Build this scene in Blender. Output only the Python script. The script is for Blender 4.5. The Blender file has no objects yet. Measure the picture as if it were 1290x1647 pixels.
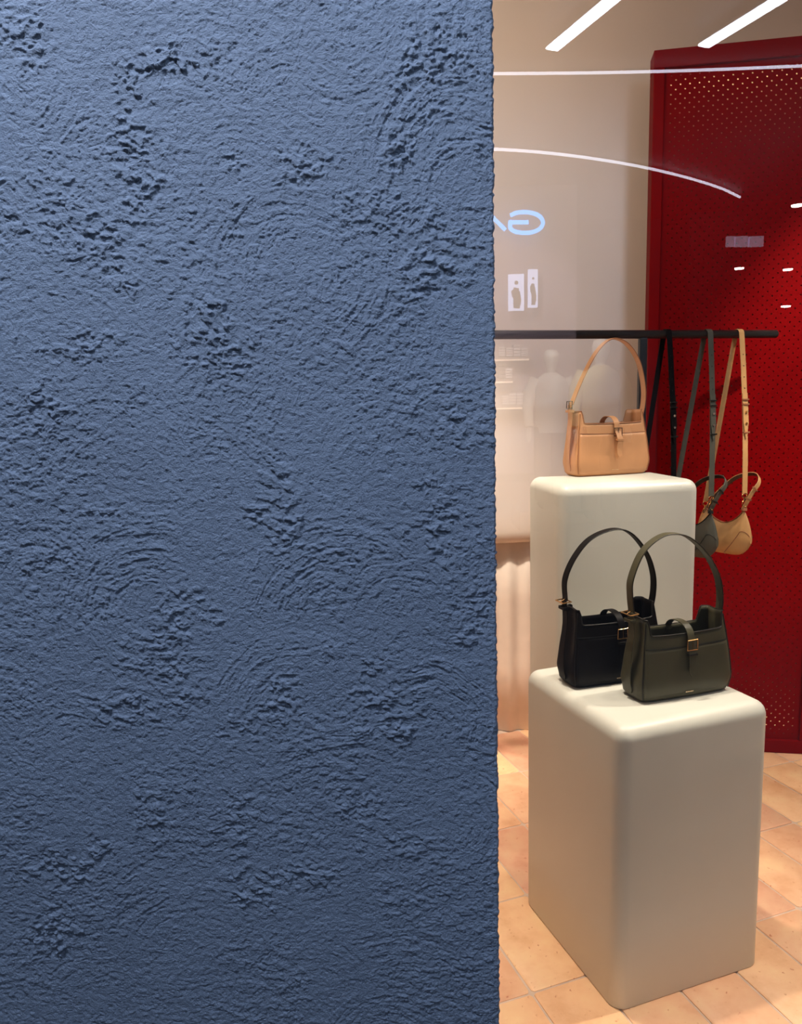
import bpy, math, random
import numpy as np
from mathutils import Vector, Matrix
C = bpy.context.scene.collection
SC = bpy.context.scene
rnd = random.Random(7)

# ------------------------------------------------------------------ camera
W_PX, H_PX, F_PX, CAM_H = 1290, 1647, 1204.2, 1.45
PITCH, ROLL = 0.1431, -0.0253
_F = Vector((0, math.cos(PITCH), -math.sin(PITCH)))
_R0 = Vector((1, 0, 0)); _U0 = _R0.cross(_F)
_R = _R0 * math.cos(ROLL) + _U0 * math.sin(ROLL)
_U = _U0 * math.cos(ROLL) - _R0 * math.sin(ROLL)
cd = bpy.data.cameras.new('camera'); cam = bpy.data.objects.new('camera', cd); C.objects.link(cam)
cam.matrix_world = Matrix(((_R.x, _U.x, -_F.x, 0), (_R.y, _U.y, -_F.y, 0), (_R.z, _U.z, -_F.z, CAM_H), (0, 0, 0, 1)))
cd.sensor_fit = 'VERTICAL'; cd.sensor_height = 36.0; cd.lens = 36.0 * F_PX / H_PX
cd.clip_start = 0.05; cd.clip_end = 60
SC.camera = cam
SC.view_settings.view_transform = 'Standard'; SC.view_settings.look = 'None'
SC.view_settings.exposure = 0.0; SC.view_settings.gamma = 1.0
SC.view_settings.use_curve_mapping = False

# ------------------------------------------------------------------ world
wd = bpy.data.worlds.new('world'); SC.world = wd; wd.use_nodes = True
wd.node_tree.nodes['Background'].inputs[0].default_value = (0.55, 0.66, 0.9, 1)
wd.node_tree.nodes['Background'].inputs[1].default_value = 0.16

# ------------------------------------------------------------------ lamps
def aim(o, target):
    o.rotation_euler = (Vector(target) - o.location).to_track_quat('-Z', 'Y').to_euler()
def area(name, loc, target, sx, sy, power, col):
    l = bpy.data.lights.new(name, 'AREA'); l.shape = 'RECTANGLE'; l.size = sx; l.size_y = sy
    l.energy = power; l.color = col
    o = bpy.data.objects.new(name, l); C.objects.link(o); o.location = loc; aim(o, target); return o
def spot(name, loc, target, angle, power, col, blend=0.5, rad=0.04):
    l = bpy.data.lights.new(name, 'SPOT'); l.spot_size = math.radians(angle); l.spot_blend = blend
    l.energy = power; l.color = col; l.shadow_soft_size = rad
    o = bpy.data.objects.new(name, l); C.objects.link(o); o.location = loc; aim(o, target); return o
COOL = (0.72, 0.82, 1.0); WARM = (1.0, 0.86, 0.71); WHITE = (1.0, 0.90, 0.75)
area('mall_ceiling_lamp', (-0.95, 0.18, 3.75), (-0.40, 1.15, 1.4), 0.40, 0.25, 160, COOL)
area('mall_front_fill', (-2.4, -2.2, 3.9), (0.2, 1.2, 1.0), 1.4, 1.4, 20, COOL)  # added soft fill from behind left, not a fixture of the mall
area('plinth_face_fill', (1.9, -1.3, 4.1), (0.8, 1.7, 0.3), 0.8, 0.8, 90, (0.58, 0.74, 1.0))  # added cool fill for the plinth's right face, kept out of the pane's reflection
spot('mannequin_fill', (1.35, -3.0, 4.2), (0.95, -6.0, 1.4), 44, 1300, (1, .93, .85))  # added to brighten the mannequins' mirror image, source itself out of view
spot('fascia_fill', (0.35, -4.2, 4.1), (1.5, -8.0, 2.2), 42, 1300, (1, .88, .95))  # added to lift the fascia and shelves, hidden behind the wall edge
area('shop_ambient_fill', (0.7, 2.0, 3.1), (0.7, 2.0, 0), 2.0, 0.6, 4, WARM)  # added weak ambient fill for the room, no such fitting in view
area('wall_washer', (-0.25, 1.85, 3.12), (-0.05, 3.12, 1.55), 0.7, 0.2, 13, WARM)
spot('low_wall_spot', (-0.10, 2.05, 3.08), (0.16, 3.08, 0.60), 38, 300, WARM, 0.9)
spot('plinth_spot', (0.95, 1.75, 3.08), (0.62, 1.85, 0.7), 42, 44, WHITE)
spot('tall_plinth_spot', (0.52, 1.47, 3.08), (0.66, 2.20, 0.9), 40, 25, WHITE)
spot('floor_spot', (1.9, 2.0, 3.08), (1.35, 1.9, 0.0), 62, 205, WARM)
spot('floor_left_spot', (0.20, 1.9, 3.08), (0.22, 2.0, 0.0), 40, 185, WARM)
spot('rail_spot', (1.95, 1.80, 3.08), (1.66, 2.93, 1.50), 33, 270, WARM, 0.8)

# ------------------------------------------------------------------ pixel helpers (real points at a stated depth)
def ray(px, py):
    return _F + _R * ((px - W_PX / 2) / F_PX) - _U * ((py - H_PX / 2) / F_PX)
def at(px, py, Y):
    d = ray(px, py); return Vector((0, 0, CAM_H)) + d * (Y / d.y)
def atz(px, py, Z):
    d = ray(px, py); return Vector((0, 0, CAM_H)) + d * ((Z - CAM_H) / d.z)

# ------------------------------------------------------------------ materials
def nmat(name):
    m = bpy.data.materials.new(name); m.use_nodes = True
    nt = m.node_tree; return m, nt, nt.nodes['Principled BSDF']
def N(nt, t, **kw):
    n = nt.nodes.new(t)
    for k, v in kw.items():
        if k in n.inputs.keys(): n.inputs[k].default_value = v
        else: setattr(n, k, v)
    return n
def mat(name, col, rough=0.5, metal=0.0, var=0.0, nscale=20, bump=0.0, bscale=300, coat=0.0, spec=0.5, objvar=0.0, sheen=0.0):
    m, nt, b = nmat(name); L = nt.links.new
    b.inputs['Base Color'].default_value = (*col, 1); b.inputs['Roughness'].default_value = rough
    b.inputs['Metallic'].default_value = metal; b.inputs['Coat Weight'].default_value = coat
    b.inputs['Specular IOR Level'].default_value = spec
    tc = N(nt, 'ShaderNodeTexCoord')
    nz = N(nt, 'ShaderNodeTexNoise', Scale=nscale, Detail=5.0); L(tc.outputs['Object'], nz.inputs['Vector'])
    mr = N(nt, 'ShaderNodeMapRange'); L(nz.outputs['Fac'], mr.inputs['Value'])
    mr.inputs['From Min'].default_value = 0.3; mr.inputs['From Max'].default_value = 0.7
    mr.inputs['To Min'].default_value = 1 - var; mr.inputs['To Max'].default_value = 1 + var
    hs = N(nt, 'ShaderNodeHueSaturation'); hs.inputs['Color'].default_value = (*col, 1)
    L(mr.outputs[0], hs.inputs['Value']); L(hs.outputs[0], b.inputs['Base Color'])
    rr = N(nt, 'ShaderNodeMapRange'); L(nz.outputs['Fac'], rr.inputs['Value'])
    rr.inputs['To Min'].default_value = max(rough - .08, 0.02); rr.inputs['To Max'].default_value = min(rough + .08, 1)
    L(rr.outputs[0], b.inputs['Roughness'])
    if bump:
        n2 = N(nt, 'ShaderNodeTexNoise', Scale=bscale, Detail=3.0); L(tc.outputs['Object'], n2.inputs['Vector'])
        bp = N(nt, 'ShaderNodeBump', Strength=bump, Distance=0.001)
        L(n2.outputs['Fac'], bp.inputs['Height']); L(bp.outputs[0], b.inputs['Normal'])
    return m
def leather(name, col, rough=0.42, spec=.32):
    m, nt, b = nmat(name); L = nt.links.new
    tc = N(nt, 'ShaderNodeTexCoord')
    vo = N(nt, 'ShaderNodeTexVoronoi', Scale=900.0); L(tc.outputs['Object'], vo.inputs['Vector'])
    nz = N(nt, 'ShaderNodeTexNoise', Scale=14.0, Detail=4.0); L(tc.outputs['Object'], nz.inputs['Vector'])
    mr = N(nt, 'ShaderNodeMapRange'); L(nz.outputs['Fac'], mr.inputs['Value'])
    mr.inputs['To Min'].default_value = .82; mr.inputs['To Max'].default_value = 1.16
    hs = N(nt, 'ShaderNodeHueSaturation'); hs.inputs['Color'].default_value = (*col, 1)
    L(mr.outputs[0], hs.inputs['Value']); L(hs.outputs[0], b.inputs['Base Color'])
    bp = N(nt, 'ShaderNodeBump', Strength=0.12, Distance=0.0006); L(vo.outputs['Distance'], bp.inputs['Height'])
    b2 = N(nt, 'ShaderNodeBump', Strength=0.25, Distance=0.006); L(nz.outputs['Fac'], b2.inputs['Height'])
    L(bp.outputs[0], b2.inputs['Normal']); L(b2.outputs[0], b.inputs['Normal'])
    b.inputs['Roughness'].default_value = rough; b.inputs['Specular IOR Level'].default_value = spec
    return m
def emit(name, col, s):
    m, nt, b = nmat(name); b.inputs['Base Color'].default_value = (*col, 1)
    b.inputs['Emission Color'].default_value = (*col, 1); b.inputs['Emission Strength'].default_value = s
    return m

def plaster_mat():
    m, nt, b = nmat('blue_plaster'); L = nt.links.new
    tc = N(nt, 'ShaderNodeTexCoord')
    n1 = N(nt, 'ShaderNodeTexNoise', Scale=2.3, Detail=6.0, Roughness=.6); L(tc.outputs['Object'], n1.inputs['Vector'])
    cr = N(nt, 'ShaderNodeValToRGB'); L(n1.outputs['Fac'], cr.inputs[0])
    cr.color_ramp.elements[0].position = .3; cr.color_ramp.elements[0].color = (0.084, 0.110, 0.158, 1)
    cr.color_ramp.elements[1].position = .7; cr.color_ramp.elements[1].color = (0.100, 0.130, 0.184, 1)
    L(cr.outputs[0], b.inputs['Base Color'])
    b.inputs['Roughness'].default_value = .62; b.inputs['Specular IOR Level'].default_value = .42
    n2 = N(nt, 'ShaderNodeTexNoise', Scale=420.0, Detail=3.0, Roughness=.7); L(tc.outputs['Object'], n2.inputs['Vector'])
    bp = N(nt, 'ShaderNodeBump', Strength=1.0, Distance=.0026); L(n2.outputs['Fac'], bp.inputs['Height'])
    L(bp.outputs[0], b.inputs['Normal'])
    return m
def tile_mat():
    m, nt, b = nmat('terracotta'); L = nt.links.new
    tc = N(nt, 'ShaderNodeTexCoord'); oi = N(nt, 'ShaderNodeObjectInfo')
    mp = N(nt, 'ShaderNodeVectorMath', operation='ADD'); L(tc.outputs['Object'], mp.inputs[0])
    sc = N(nt, 'ShaderNodeVectorMath', operation='SCALE'); L(oi.outputs['Location'], sc.inputs[0]); sc.inputs['Scale'].default_value = 1.0
    L(sc.outputs[0], mp.inputs[1])
    n1 = N(nt, 'ShaderNodeTexNoise', Scale=9.0, Detail=6.0, Roughness=.62); L(mp.outputs[0], n1.inputs['Vector'])
    cr = N(nt, 'ShaderNodeValToRGB'); L(n1.outputs['Fac'], cr.inputs[0]); e = cr.color_ramp.elements
    e[0].position = .28; e[0].color = (0.72, 0.36, 0.20, 1); e[1].position = .72; e[1].color = (0.88, 0.58, 0.34, 1)
    x = e.new(.5); x.color = (0.84, 0.48, 0.29, 1)
    hs = N(nt, 'ShaderNodeHueSaturation'); L(cr.outputs[0], hs.inputs['Color'])
    mr = N(nt, 'ShaderNodeMapRange'); L(oi.outputs['Random'], mr.inputs['Value']); mr.inputs['To Min'].default_value = .86; mr.inputs['To Max'].default_value = 1.08
    L(mr.outputs[0], hs.inputs['Value'])
    h2 = N(nt, 'ShaderNodeMapRange'); L(oi.outputs['Random'], h2.inputs['Value']); h2.inputs['To Min'].default_value = .49; h2.inputs['To Max'].default_value = .512
    L(h2.outputs[0], hs.inputs['Hue'])
    # small rusty pits and worn spots
    n3 = N(nt, 'ShaderNodeTexNoise', Scale=75.0, Detail=3.0); L(mp.outputs[0], n3.inputs['Vector'])
    r3 = N(nt, 'ShaderNodeMapRange'); L(n3.outputs['Fac'], r3.inputs['Value']); r3.inputs['From Min'].default_value = .66; r3.inputs['From Max'].default_value = .74
    mx = N(nt, 'ShaderNodeMix', data_type='RGBA'); L(r3.outputs[0], mx.inputs[0]); L(hs.outputs[0], mx.inputs[6]); mx.inputs[7].default_value = (.52, .18, .09, 1)
    L(mx.outputs[2], b.inputs['Base Color'])
    b.inputs['Roughness'].default_value = .5
    bp = N(nt, 'ShaderNodeBump', Strength=.35, Distance=.003); L(n1.outputs['Fac'], bp.inputs['Height']); L(bp.outputs[0], b.inputs['Normal'])
    return m
M = dict(
    plaster=plaster_mat(), tile=tile_mat(),
    grout=mat('grout', (.62, .47, .37), .85, var=.1, bump=.4),
    beige=mat('beige_plaster', (.78, .67, .585), .75, var=.03, nscale=3, bump=.15, bscale=120),
    white=mat('ceiling_paint', (.78, .74, .69), .8, var=.02),
    cloth=mat('pale_cloth', (.86, .74, .65), .8, var=.04, bump=.3, bscale=600),
    plinth=mat('cream_lacquer', (.62, .62, .555), .40, var=.03, nscale=6, bump=.05, bscale=60),
    red=mat('red_lacquer', (.185, .0013, .0020), .42, var=.05, nscale=4, bump=.05, bscale=40, spec=.03),
    blackm=mat('black_metal', (.012, .012, .013), .38, metal=.2, var=.1),
    gold=mat('gold_metal', (.83, .52, .22), .22, metal=1.0, var=.05),
    gun=mat('dark_steel', (.28, .25, .23), .25, metal=1.0, var=.05),
    steel=mat('steel_metal', (.75, .73, .70), .22, metal=1.0, var=.05),
    brass=mat('tan_backing', (.55, .40, .24), .6, var=.1),
    tan=leather('tan_leather', (.62, .31, .145)), tan_edge=leather('tan_edge', (.36, .15, .07)),
    sand=leather('sand_leather', (.60, .33, .13)), sandedge=leather('sand_lining', (.10, .045, .03)),
    olive=leather('olive_leather', (.060, .056, .031), .44), olive_edge=leather('olive_edge', (.012, .012, .010)),
    black=leather('black_leather', (.0038, .0030, .0034), .48, .10), black_edge=leather('black_edge', (.004, .004, .004)),
    grey=leather('grey_olive_leather', (.085, .082, .062), .48), foil=mat('foil_print', (.9, .68, .45), .3, metal=1),
    dark=mat('mall_dark', (.055, .055, .065), .6, var=.1), mgrey=mat('mall_grey', (.045, .045, .05), .6, var=.1),
    mauve=mat('mauve_board', (.30, .25, .27), .6, var=.12, nscale=1.5),
    mpale=mat('mall_pale', (.55, .52, .52), .6, var=.05), mfloor=mat('mall_floor', (.035, .035, .038), .6, var=.05),
    shirt=mat('white_shirt', (.8, .77, .72), .8, var=.1), yellow=mat('cream_jacket', (.75, .65, .35), .8, var=.1),
    trouser=mat('grey_trousers', (.12, .115, .11), .8, var=.1), skinm=mat('mannequin_white', (.75, .72, .68), .4),
    wood=mat('shelf_wood', (.45, .33, .24), .6, var=.1),
    led=emit('led_white', (.78, .86, 1.0), 20.0), ledline=emit('led_line', (.80, .84, 1.0), 7.0),
    sign=emit('sign_blue', (.02, .42, 1.0), 9.0), box=emit('lightbox', (.62, .72, 1.0), 3.6),
    spotw=emit('downlight', (1, .95, .9), 24.0), shelflight=emit('shelf_strip', (1, .8, .6), 1.6),
    shopglow=emit('shop_screen', (.7, .72, .95), 1.0),
)
def glass_mat(refl):
    m = bpy.data.materials.new('pane_glass_%d' % int(refl * 100)); m.use_nodes = True; nt = m.node_tree
    for n in list(nt.nodes): nt.nodes.remove(n)
    o = nt.nodes.new('ShaderNodeOutputMaterial'); t = nt.nodes.new('ShaderNodeBsdfTransparent'); t.inputs[0].default_value = (.985, .99, .985, 1)
    if refl:
        g = nt.nodes.new('ShaderNodeBsdfGlossy'); g.inputs['Roughness'].default_value = 0.0
        f = nt.nodes.new('ShaderNodeLayerWeight'); f.inputs['Blend'].default_value = .35
        ma = N(nt, 'ShaderNodeMapRange'); nt.links.new(f.outputs['Fresnel'], ma.inputs['Value'])
        ma.inputs['To Min'].default_value = refl * .9; ma.inputs['To Max'].default_value = .9
        x = nt.nodes.new('ShaderNodeMixShader'); nt.links.new(ma.outputs[0], x.inputs[0]); nt.links.new(t.outputs[0], x.inputs[1]); nt.links.new(g.outputs[0], x.inputs[2])
        nt.links.new(x.outputs[0], o.inputs[0])
    else: nt.links.new(t.outputs[0], o.inputs[0])
    return m

# ------------------------------------------------------------------ mesh helpers
class MB:
    def __init__(s): s.v = []; s.f = []
    def add(s, vs, fs):
        k = len(s.v); s.v += [tuple(v) for v in vs]; s.f += [tuple(i + k for i in f) for f in fs]; return s
    def box(s, a, b, fr=None):
        (x0, y0, z0), (x1, y1, z1) = a, b
        vs = [(x, y, z) for z in (z0, z1) for y in (y0, y1) for x in (x0, x1)]
        if fr: vs = [fr(*v) for v in vs]
        return s.add(vs, [(0, 2, 3, 1), (4, 5, 7, 6), (0, 1, 5, 4), (1, 3, 7, 5), (3, 2, 6, 7), (2, 0, 4, 6)])
    def tube(s, pts, r, n=8, closed=False, cap=True):
        pts = [Vector(p) for p in pts]; m = len(pts); rings = []
        up = None
        for i, p in enumerate(pts):
            a = pts[(i - 1) % m] if (closed or i > 0) else p; b = pts[(i + 1) % m] if (closed or i < m - 1) else p
            t = (b - a).normalized()
            if up is None:
                up = t.orthogonal().normalized()
            up = (up - t * up.dot(t)).normalized(); sd = t.cross(up)
            rr = r[i] if isinstance(r, (list, tuple)) else r
            rings.append([p + (up * math.cos(2 * math.pi * k / n) + sd * math.sin(2 * math.pi * k / n)) * rr for k in range(n)])
        vs = [q for ring in rings for q in ring]; fs = []
        for i in range(m if closed else m - 1):
            j = (i + 1) % m
            for k in range(n): fs.append((i * n + k, i * n + (k + 1) % n, j * n + (k + 1) % n, j * n + k))
        if cap and not closed: fs += [tuple(range(n))[::-1], tuple((m - 1) * n + k for k in range(n))]
        return s.add(vs, fs)
    def ribbon(s, pts, wd, w, t=.0025, taper=None):
        """flat strap: wd = width direction (or list), w = width, t = thickness"""
        pts = [Vector(p) for p in pts]; m = len(pts); vs = []
        for i, p in enumerate(pts):
            tg = (pts[min(i + 1, m - 1)] - pts[max(i - 1, 0)]).normalized()
            d = Vector(wd[i] if isinstance(wd, list) else wd); d = (d - tg * d.dot(tg)).normalized(); n = tg.cross(d)
            ww = (w[i] if isinstance(w, list) else w) / 2
            e = t * .3
            for (a, b) in ((-ww, -t / 2 + e), (-ww + e, -t / 2), (ww - e, -t / 2), (ww, -t / 2 + e), (ww, t / 2 - e), (ww - e, t / 2), (-ww + e, t / 2), (-ww, t / 2 - e)):
                vs.append(p + d * a + n * b)
        fs = []
        for i in range(m - 1):
            for k in range(8): fs.append((i * 8 + k, i * 8 + (k + 1) % 8, i * 8 + 8 + (k + 1) % 8, i * 8 + 8 + k))
        fs += [tuple(range(8))[::-1], tuple((m - 1) * 8 + k for k in range(8))]
        return s.add(vs, fs)
    def disc(s, c, nrm, r, h=.002, n=10):
        c = Vector(c); nn = Vector(nrm).normalized(); return s.tube([c - nn * h / 2, c + nn * h / 2], r, n)
    def ball(s, c, r, n=10):
        c = Vector(c); pts = []; rr = []
        for i in range(n + 1):
            a = math.pi * i / n; pts.append(c + Vector((0, 0, -math.cos(a) * r))); rr.append(max(math.sin(a) * r, 1e-4))
        return s.tube(pts, rr, 12)
    def build(s, name, m, parent=None, smooth=True, angle=40):
        me = bpy.data.meshes.new(name); me.from_pydata([tuple(v) for v in s.v], [], s.f); me.update()
        me.materials.append(m)
        if smooth:
            me.shade_smooth(); me.set_sharp_from_angle(angle=math.radians(angle))
        o = bpy.data.objects.new(name, me); C.objects.link(o)
        if parent: o.parent = parent
        return o
def spline(pts, n=6):
    """Catmull-Rom through pts"""
    P = [Vector(p) for p in pts]; P = [P[0] * 2 - P[1]] + P + [P[-1] * 2 - P[-2]]; out = []
    for i in range(1, len(P) - 2):
        a, b, c, d = P[i - 1:i + 3]
        for k in range(n):
            t = k / n; out.append(.5 * ((2 * b) + (c - a) * t + (2 * a - 5 * b + 4 * c - d) * t * t + (3 * b - a - 3 * c + d) * t ** 3))
    out.append(P[-2]); return out
def thing(name, label, cat, loc=(0, 0, 0), rz=0, group=None):
    o = bpy.data.objects.new(name, None); C.objects.link(o); o.location = loc; o.rotation_euler = (0, 0, rz)
    o.empty_display_size = .05; tag(o, label, cat, group); return o
def tag(o, label, cat, group=None):
    o['label'] = label; o['category'] = cat
    if group: o['group'] = group
    return o
def struct(o): o['kind'] = 'structure'; return o
def sstep(a, b, x):
    t = min(max((x - a) / (b - a), 0), 1); return t * t * (3 - 2 * t)

# ================================================================== BLUE PLASTER WALL (real relief)
WALL_Y, GLASS_Y = 1.15, 1.262
rs = np.random.RandomState(11)
_T = [rs.rand(256, 256).astype(np.float32) * 2 - 1 for _ in range(4)]
def vnoise(x, z, k=0):
    xi = np.floor(x).astype(np.int64); zi = np.floor(z).astype(np.int64); fx = x - xi; fz = z - zi
    fx = fx * fx * fx * (fx * (fx * 6 - 15) + 10); fz = fz * fz * fz * (fz * (fz * 6 - 15) + 10); T = _T[k % 4]
    o = 37 * k
    g = lambda a, b: T[(a + o) & 255, (b + o * 3) & 255]
    return (g(xi, zi) * (1 - fx) + g(xi + 1, zi) * fx) * (1 - fz) + (g(xi, zi + 1) * (1 - fx) + g(xi + 1, zi + 1) * fx) * fz
def px2wall(px, py):
    p = at(px, py, WALL_Y); return p.x, p.z
def smooth(a, b, x):
    t = np.clip((x - a) / (b - a), 0, 1); return t * t * (3 - 2 * t)
PXM = WALL_Y / F_PX
# trowel sweeps seen in the photograph: centre px, centre py, outer radius px, start/end angle (deg, image up = 90), strength
SWEEPS = [(95, 560, 120, 0, 360, .6), (340, 590, 150, 180, 360, .9), (480, 440, 150, -60, 230, .9), (470, 190, 120, 20, 160, .9),
          (560, 60, 170, 200, 380, .8), (740, 300, 120, 40, 180, 1.2), (740, 250, 150, 60, 200, 1.0), (560, 20, 110, 190, 340, .8),
          (30, 300, 150, 0, 90, .8), (70, 250, 120, 200, 330, .8), (200, 260, 160, 150, 260, .8), (620, 560, 110, 240, 400, .7),
          (190, 800, 170, 20, 150, .8), (240, 990, 170, 60, 200, 1.2), (230, 980, 110, 200, 330, .8), (60, 960, 140, 30, 160, .8),
          (550, 1010, 190, 40, 170, 1.1), (480, 1150, 150, 60, 190, .9), (540, 1300, 150, 50, 140, 1.2), (560, 1350, 190, 60, 130, .8),
          (680, 1180, 140, -20, 120, 1.2), (650, 1010, 130, 30, 150, .9), (120, 1240, 170, 60, 200, .8), (60, 1180, 120, 180, 300, .7),
          (330, 1250, 130, 190, 330, .7), (320, 1560, 250, 100, 170, .9), (180, 1640, 240, 80, 150, .8), (560, 1560, 230, 150, 230, .6),
          (700, 1480, 170, 0, 120, .8), (640, 1640, 190, 30, 120, .8), (720, 1330, 120, -60, 60, .9), (330, 800, 170, -30, 80, .8),
          (400, 700, 190, 60, 150, .7), (620, 760, 130, 40, 170, .7), (720, 700, 120, 60, 200, .7), (40, 1500, 140, 60, 180, .7),
          (500, 1600, 130, 20, 160, .7), (730, 960, 90, 180, 300, .7), (600, 260, 130, 260, 330, .7), (380, 330, 140, 30, 130, .6),
          (100, 60, 170, 200, 300, .9), (20, 120, 120, 270, 360, .8), (640, 1240, 150, 200, 300, .7), (250, 700, 140, 190, 280, .7)]
# crumbly patches: px, py, rx, ry, strength
CRUMBS = [(262, 108, 58, 26, 1.35), (215, 140, 25, 25, .9), (212, 210, 26, 40, .8), (215, 290, 38, 70, .9), (480, 265, 50, 32, .9), (370, 262, 20, 14, .6),
          (692, 440, 42, 30, 1.3), (660, 500, 35, 40, .7), (700, 400, 45, 50, .8), (335, 500, 36, 28, 1.3), (350, 555, 60, 50, .9), (62, 650, 30, 36, 1.0), (120, 560, 70, 36, .7),
          (150, 390, 60, 38, .8), (190, 440, 30, 26, .9), (440, 760, 28, 34, .8), (450, 830, 46, 46, .9), (690, 780, 26, 26, .7), (715, 850, 52, 52, .9),
          (300, 960, 30, 34, .9), (270, 1030, 34, 56, .9), (190, 1140, 66, 26, .9), (300, 1120, 40, 26, .6), (450, 1130, 34, 44, .9), (390, 1170, 40, 22, .7),
          (600, 1080, 30, 30, .8), (625, 1140, 58, 48, .9), (650, 1170, 22, 22, 1.4), (240, 1310, 32, 44, .8), (410, 1430, 50, 34, 1.1), (390, 1340, 22, 60, .7), (490, 1410, 60, 24, .9),
          (580, 1290, 50, 24, .7), (100, 1395, 66, 34, .9), (80, 1500, 52, 44, 1.2), (160, 1380, 34, 34, .8), (690, 110, 46, 44, 1.1), (690, 55, 50, 24, .8), (660, 190, 50, 24, .7),
          (640, 250, 24, 30, 1.1), (560, 330, 50, 30, .7), (620, 350, 40, 50, .7), (20, 350, 30, 30, .8), (60, 290, 60, 50, .6), (40, 60, 50, 36, .9), (110, 330, 60, 40, .7),
          (30, 740, 50, 40, .5), (230, 650, 30, 30, .6), (735, 690, 30, 30, .7), (760, 1000, 30, 50, .8), (480, 1590, 20, 24, .8), (660, 1360, 40, 26, .7), (740, 1560, 40, 30, .5),
          (560, 890, 50, 20, .6), (95, 900, 50, 22, .8), (20, 1130, 40, 40, .5), (340, 990, 20, 22, .7), (535, 1050, 26, 16, .7), (180, 820, 50, 14, .8), (755, 120, 20, 26, .6), (780, 250, 24, 40, .6)]
def wall_height(x, z):
    """metres towards the viewer"""
    mm = .001
    wx = x + .005 * vnoise(x / .06, z / .06, 1) + .0009 * vnoise(x / .009, z / .009, 5)
    wz = z + .005 * vnoise(x / .06 + 9, z / .06 + 4, 2) + .0009 * vnoise(x / .009 + 7, z / .009, 6)
    streak = .38 * vnoise(wx / .010 + wz / .03, wz / .007, 3) + .0 * x
    lst = [(*px2wall(a, b), r * PXM, s0, s1, st) for a, b, r, s0, s1, st in SWEEPS]
    r2 = random.Random(5)
    for i in range(46):   # outside the seen part
        lst.append((r2.uniform(-1.7, .15), r2.uniform(0, 2.9), r2.uniform(.1, .2), r2.uniform(0, 200), r2.uniform(240, 400), .8))
    for i, (cx, cz, R, s0, s1, st) in enumerate(lst):
        if i >= len(SWEEPS) and (-.66 < cx < .2) and (.33 < cz < 2.15): continue
        dx = wx - cx; dz = wz - cz; sel = (dx * dx + dz * dz) < (1.15 * R) ** 2
        if not sel.any(): continue
        dx = dx[sel]; dz = dz[sel]
        r = np.hypot(dx, dz); th = np.degrees(np.arctan2(dz, dx)); mid = (s0 + s1) / 2; half = (s1 - s0) / 2
        dth = np.abs((th - mid + 180) % 360 - 180)
        mask = (1 - smooth(R * .88, R * 1.08, r)) * smooth(R * .18, R * .42, r) * (1 - smooth(half - 18, half + 8, dth))
        arc = np.radians(th) * R
        n = vnoise(r / .0046 + i * 13.1, arc / .055 + 3 * i, i) * .75 + vnoise(r / .0105 + i * 7, arc / .11 + i, i + 1) * .65 + vnoise(r / .0028, arc / .02 + i, i + 2) * .35
        rid = (1 - np.abs(n)) ** 3 * 1.0 + n * .45
        # raised lip left where the trowel stopped
        lip = 0
        for q_ in range(4):
            rq = R * (.93, .74, .58, .84)[q_] + .003 * vnoise(arc / .05, arc * 0 + i + q_, 1)
            lip = lip + np.exp(-np.abs((r - rq) / .0020) ** 1.5) * smooth(.05, .35, vnoise(arc / .045 + 5 * q_, arc * 0 + i, 2)) * (1.1, .9, .8, .8)[q_]
        m_ = mask * min(1, st); s_ = streak[sel]; l_ = lip * mask
        streak[sel] = s_ * (1 - m_) + m_ * (rid * 1.0 * st) + l_ * st * .8
    amp = .55 + .45 * vnoise(x / .16, z / .16, 7)
    h = streak * (.95 + .4 * amp) * mm
    # sand grain
    g = .40 * vnoise(x / .0031, z / .0026, 0) + .30 * vnoise(x / .0052 + 5, z / .0042 + x / .02, 1) + .22 * vnoise(x / .0085 + 1, z / .0065, 2)
    rough_area = smooth(-.35, .5, vnoise(x / .13 + 3, z / .13, 2))
    h += g * mm * (1.4 + .4 * rough_area)
    # medium crumbs spread about
    c0 = vnoise(wx / .015 + z / .05, wz / .0095, 3); h += rough_area * smooth(.1, .55, c0) * 1.0 * mm
    pm = np.zeros_like(x)
    for (a, b, rx, ry, st) in CRUMBS:
        cx, cz = px2wall(a, b); d = np.hypot((wx - cx) / (rx * PXM * 1.3), (wz - cz) / (ry * PXM * 1.3)) + .42 * vnoise(x / .026 + a, z / .022, 1)
        pm = np.maximum(pm, (1 - smooth(.15, 1.25, d)) * st)
    pm = np.where((x > -.80) & (z > .33) & (z < 2.15), pm, smooth(.35, .75, vnoise(x / .11, z / .09, 6)) * .9)
    n1 = vnoise(wx / .0100 + wz * 20, wz / .0075 + 3, 1) + .5 * vnoise(wx / .0055, wz / .0045, 2)
    n2 = 1 - np.abs(vnoise(wx / .021, wz / .014 + 8, 0) + .35 * vnoise(wx / .008, wz / .007, 3)) * 1.6
    h += pm * (2.7 * smooth(0, .36, n1) + 1.7 * np.clip(n2, 0, 1) ** 2 - .8) * mm
    h += .6 * mm * vnoise(x / .07, z / .07, 4)
    return h
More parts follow.
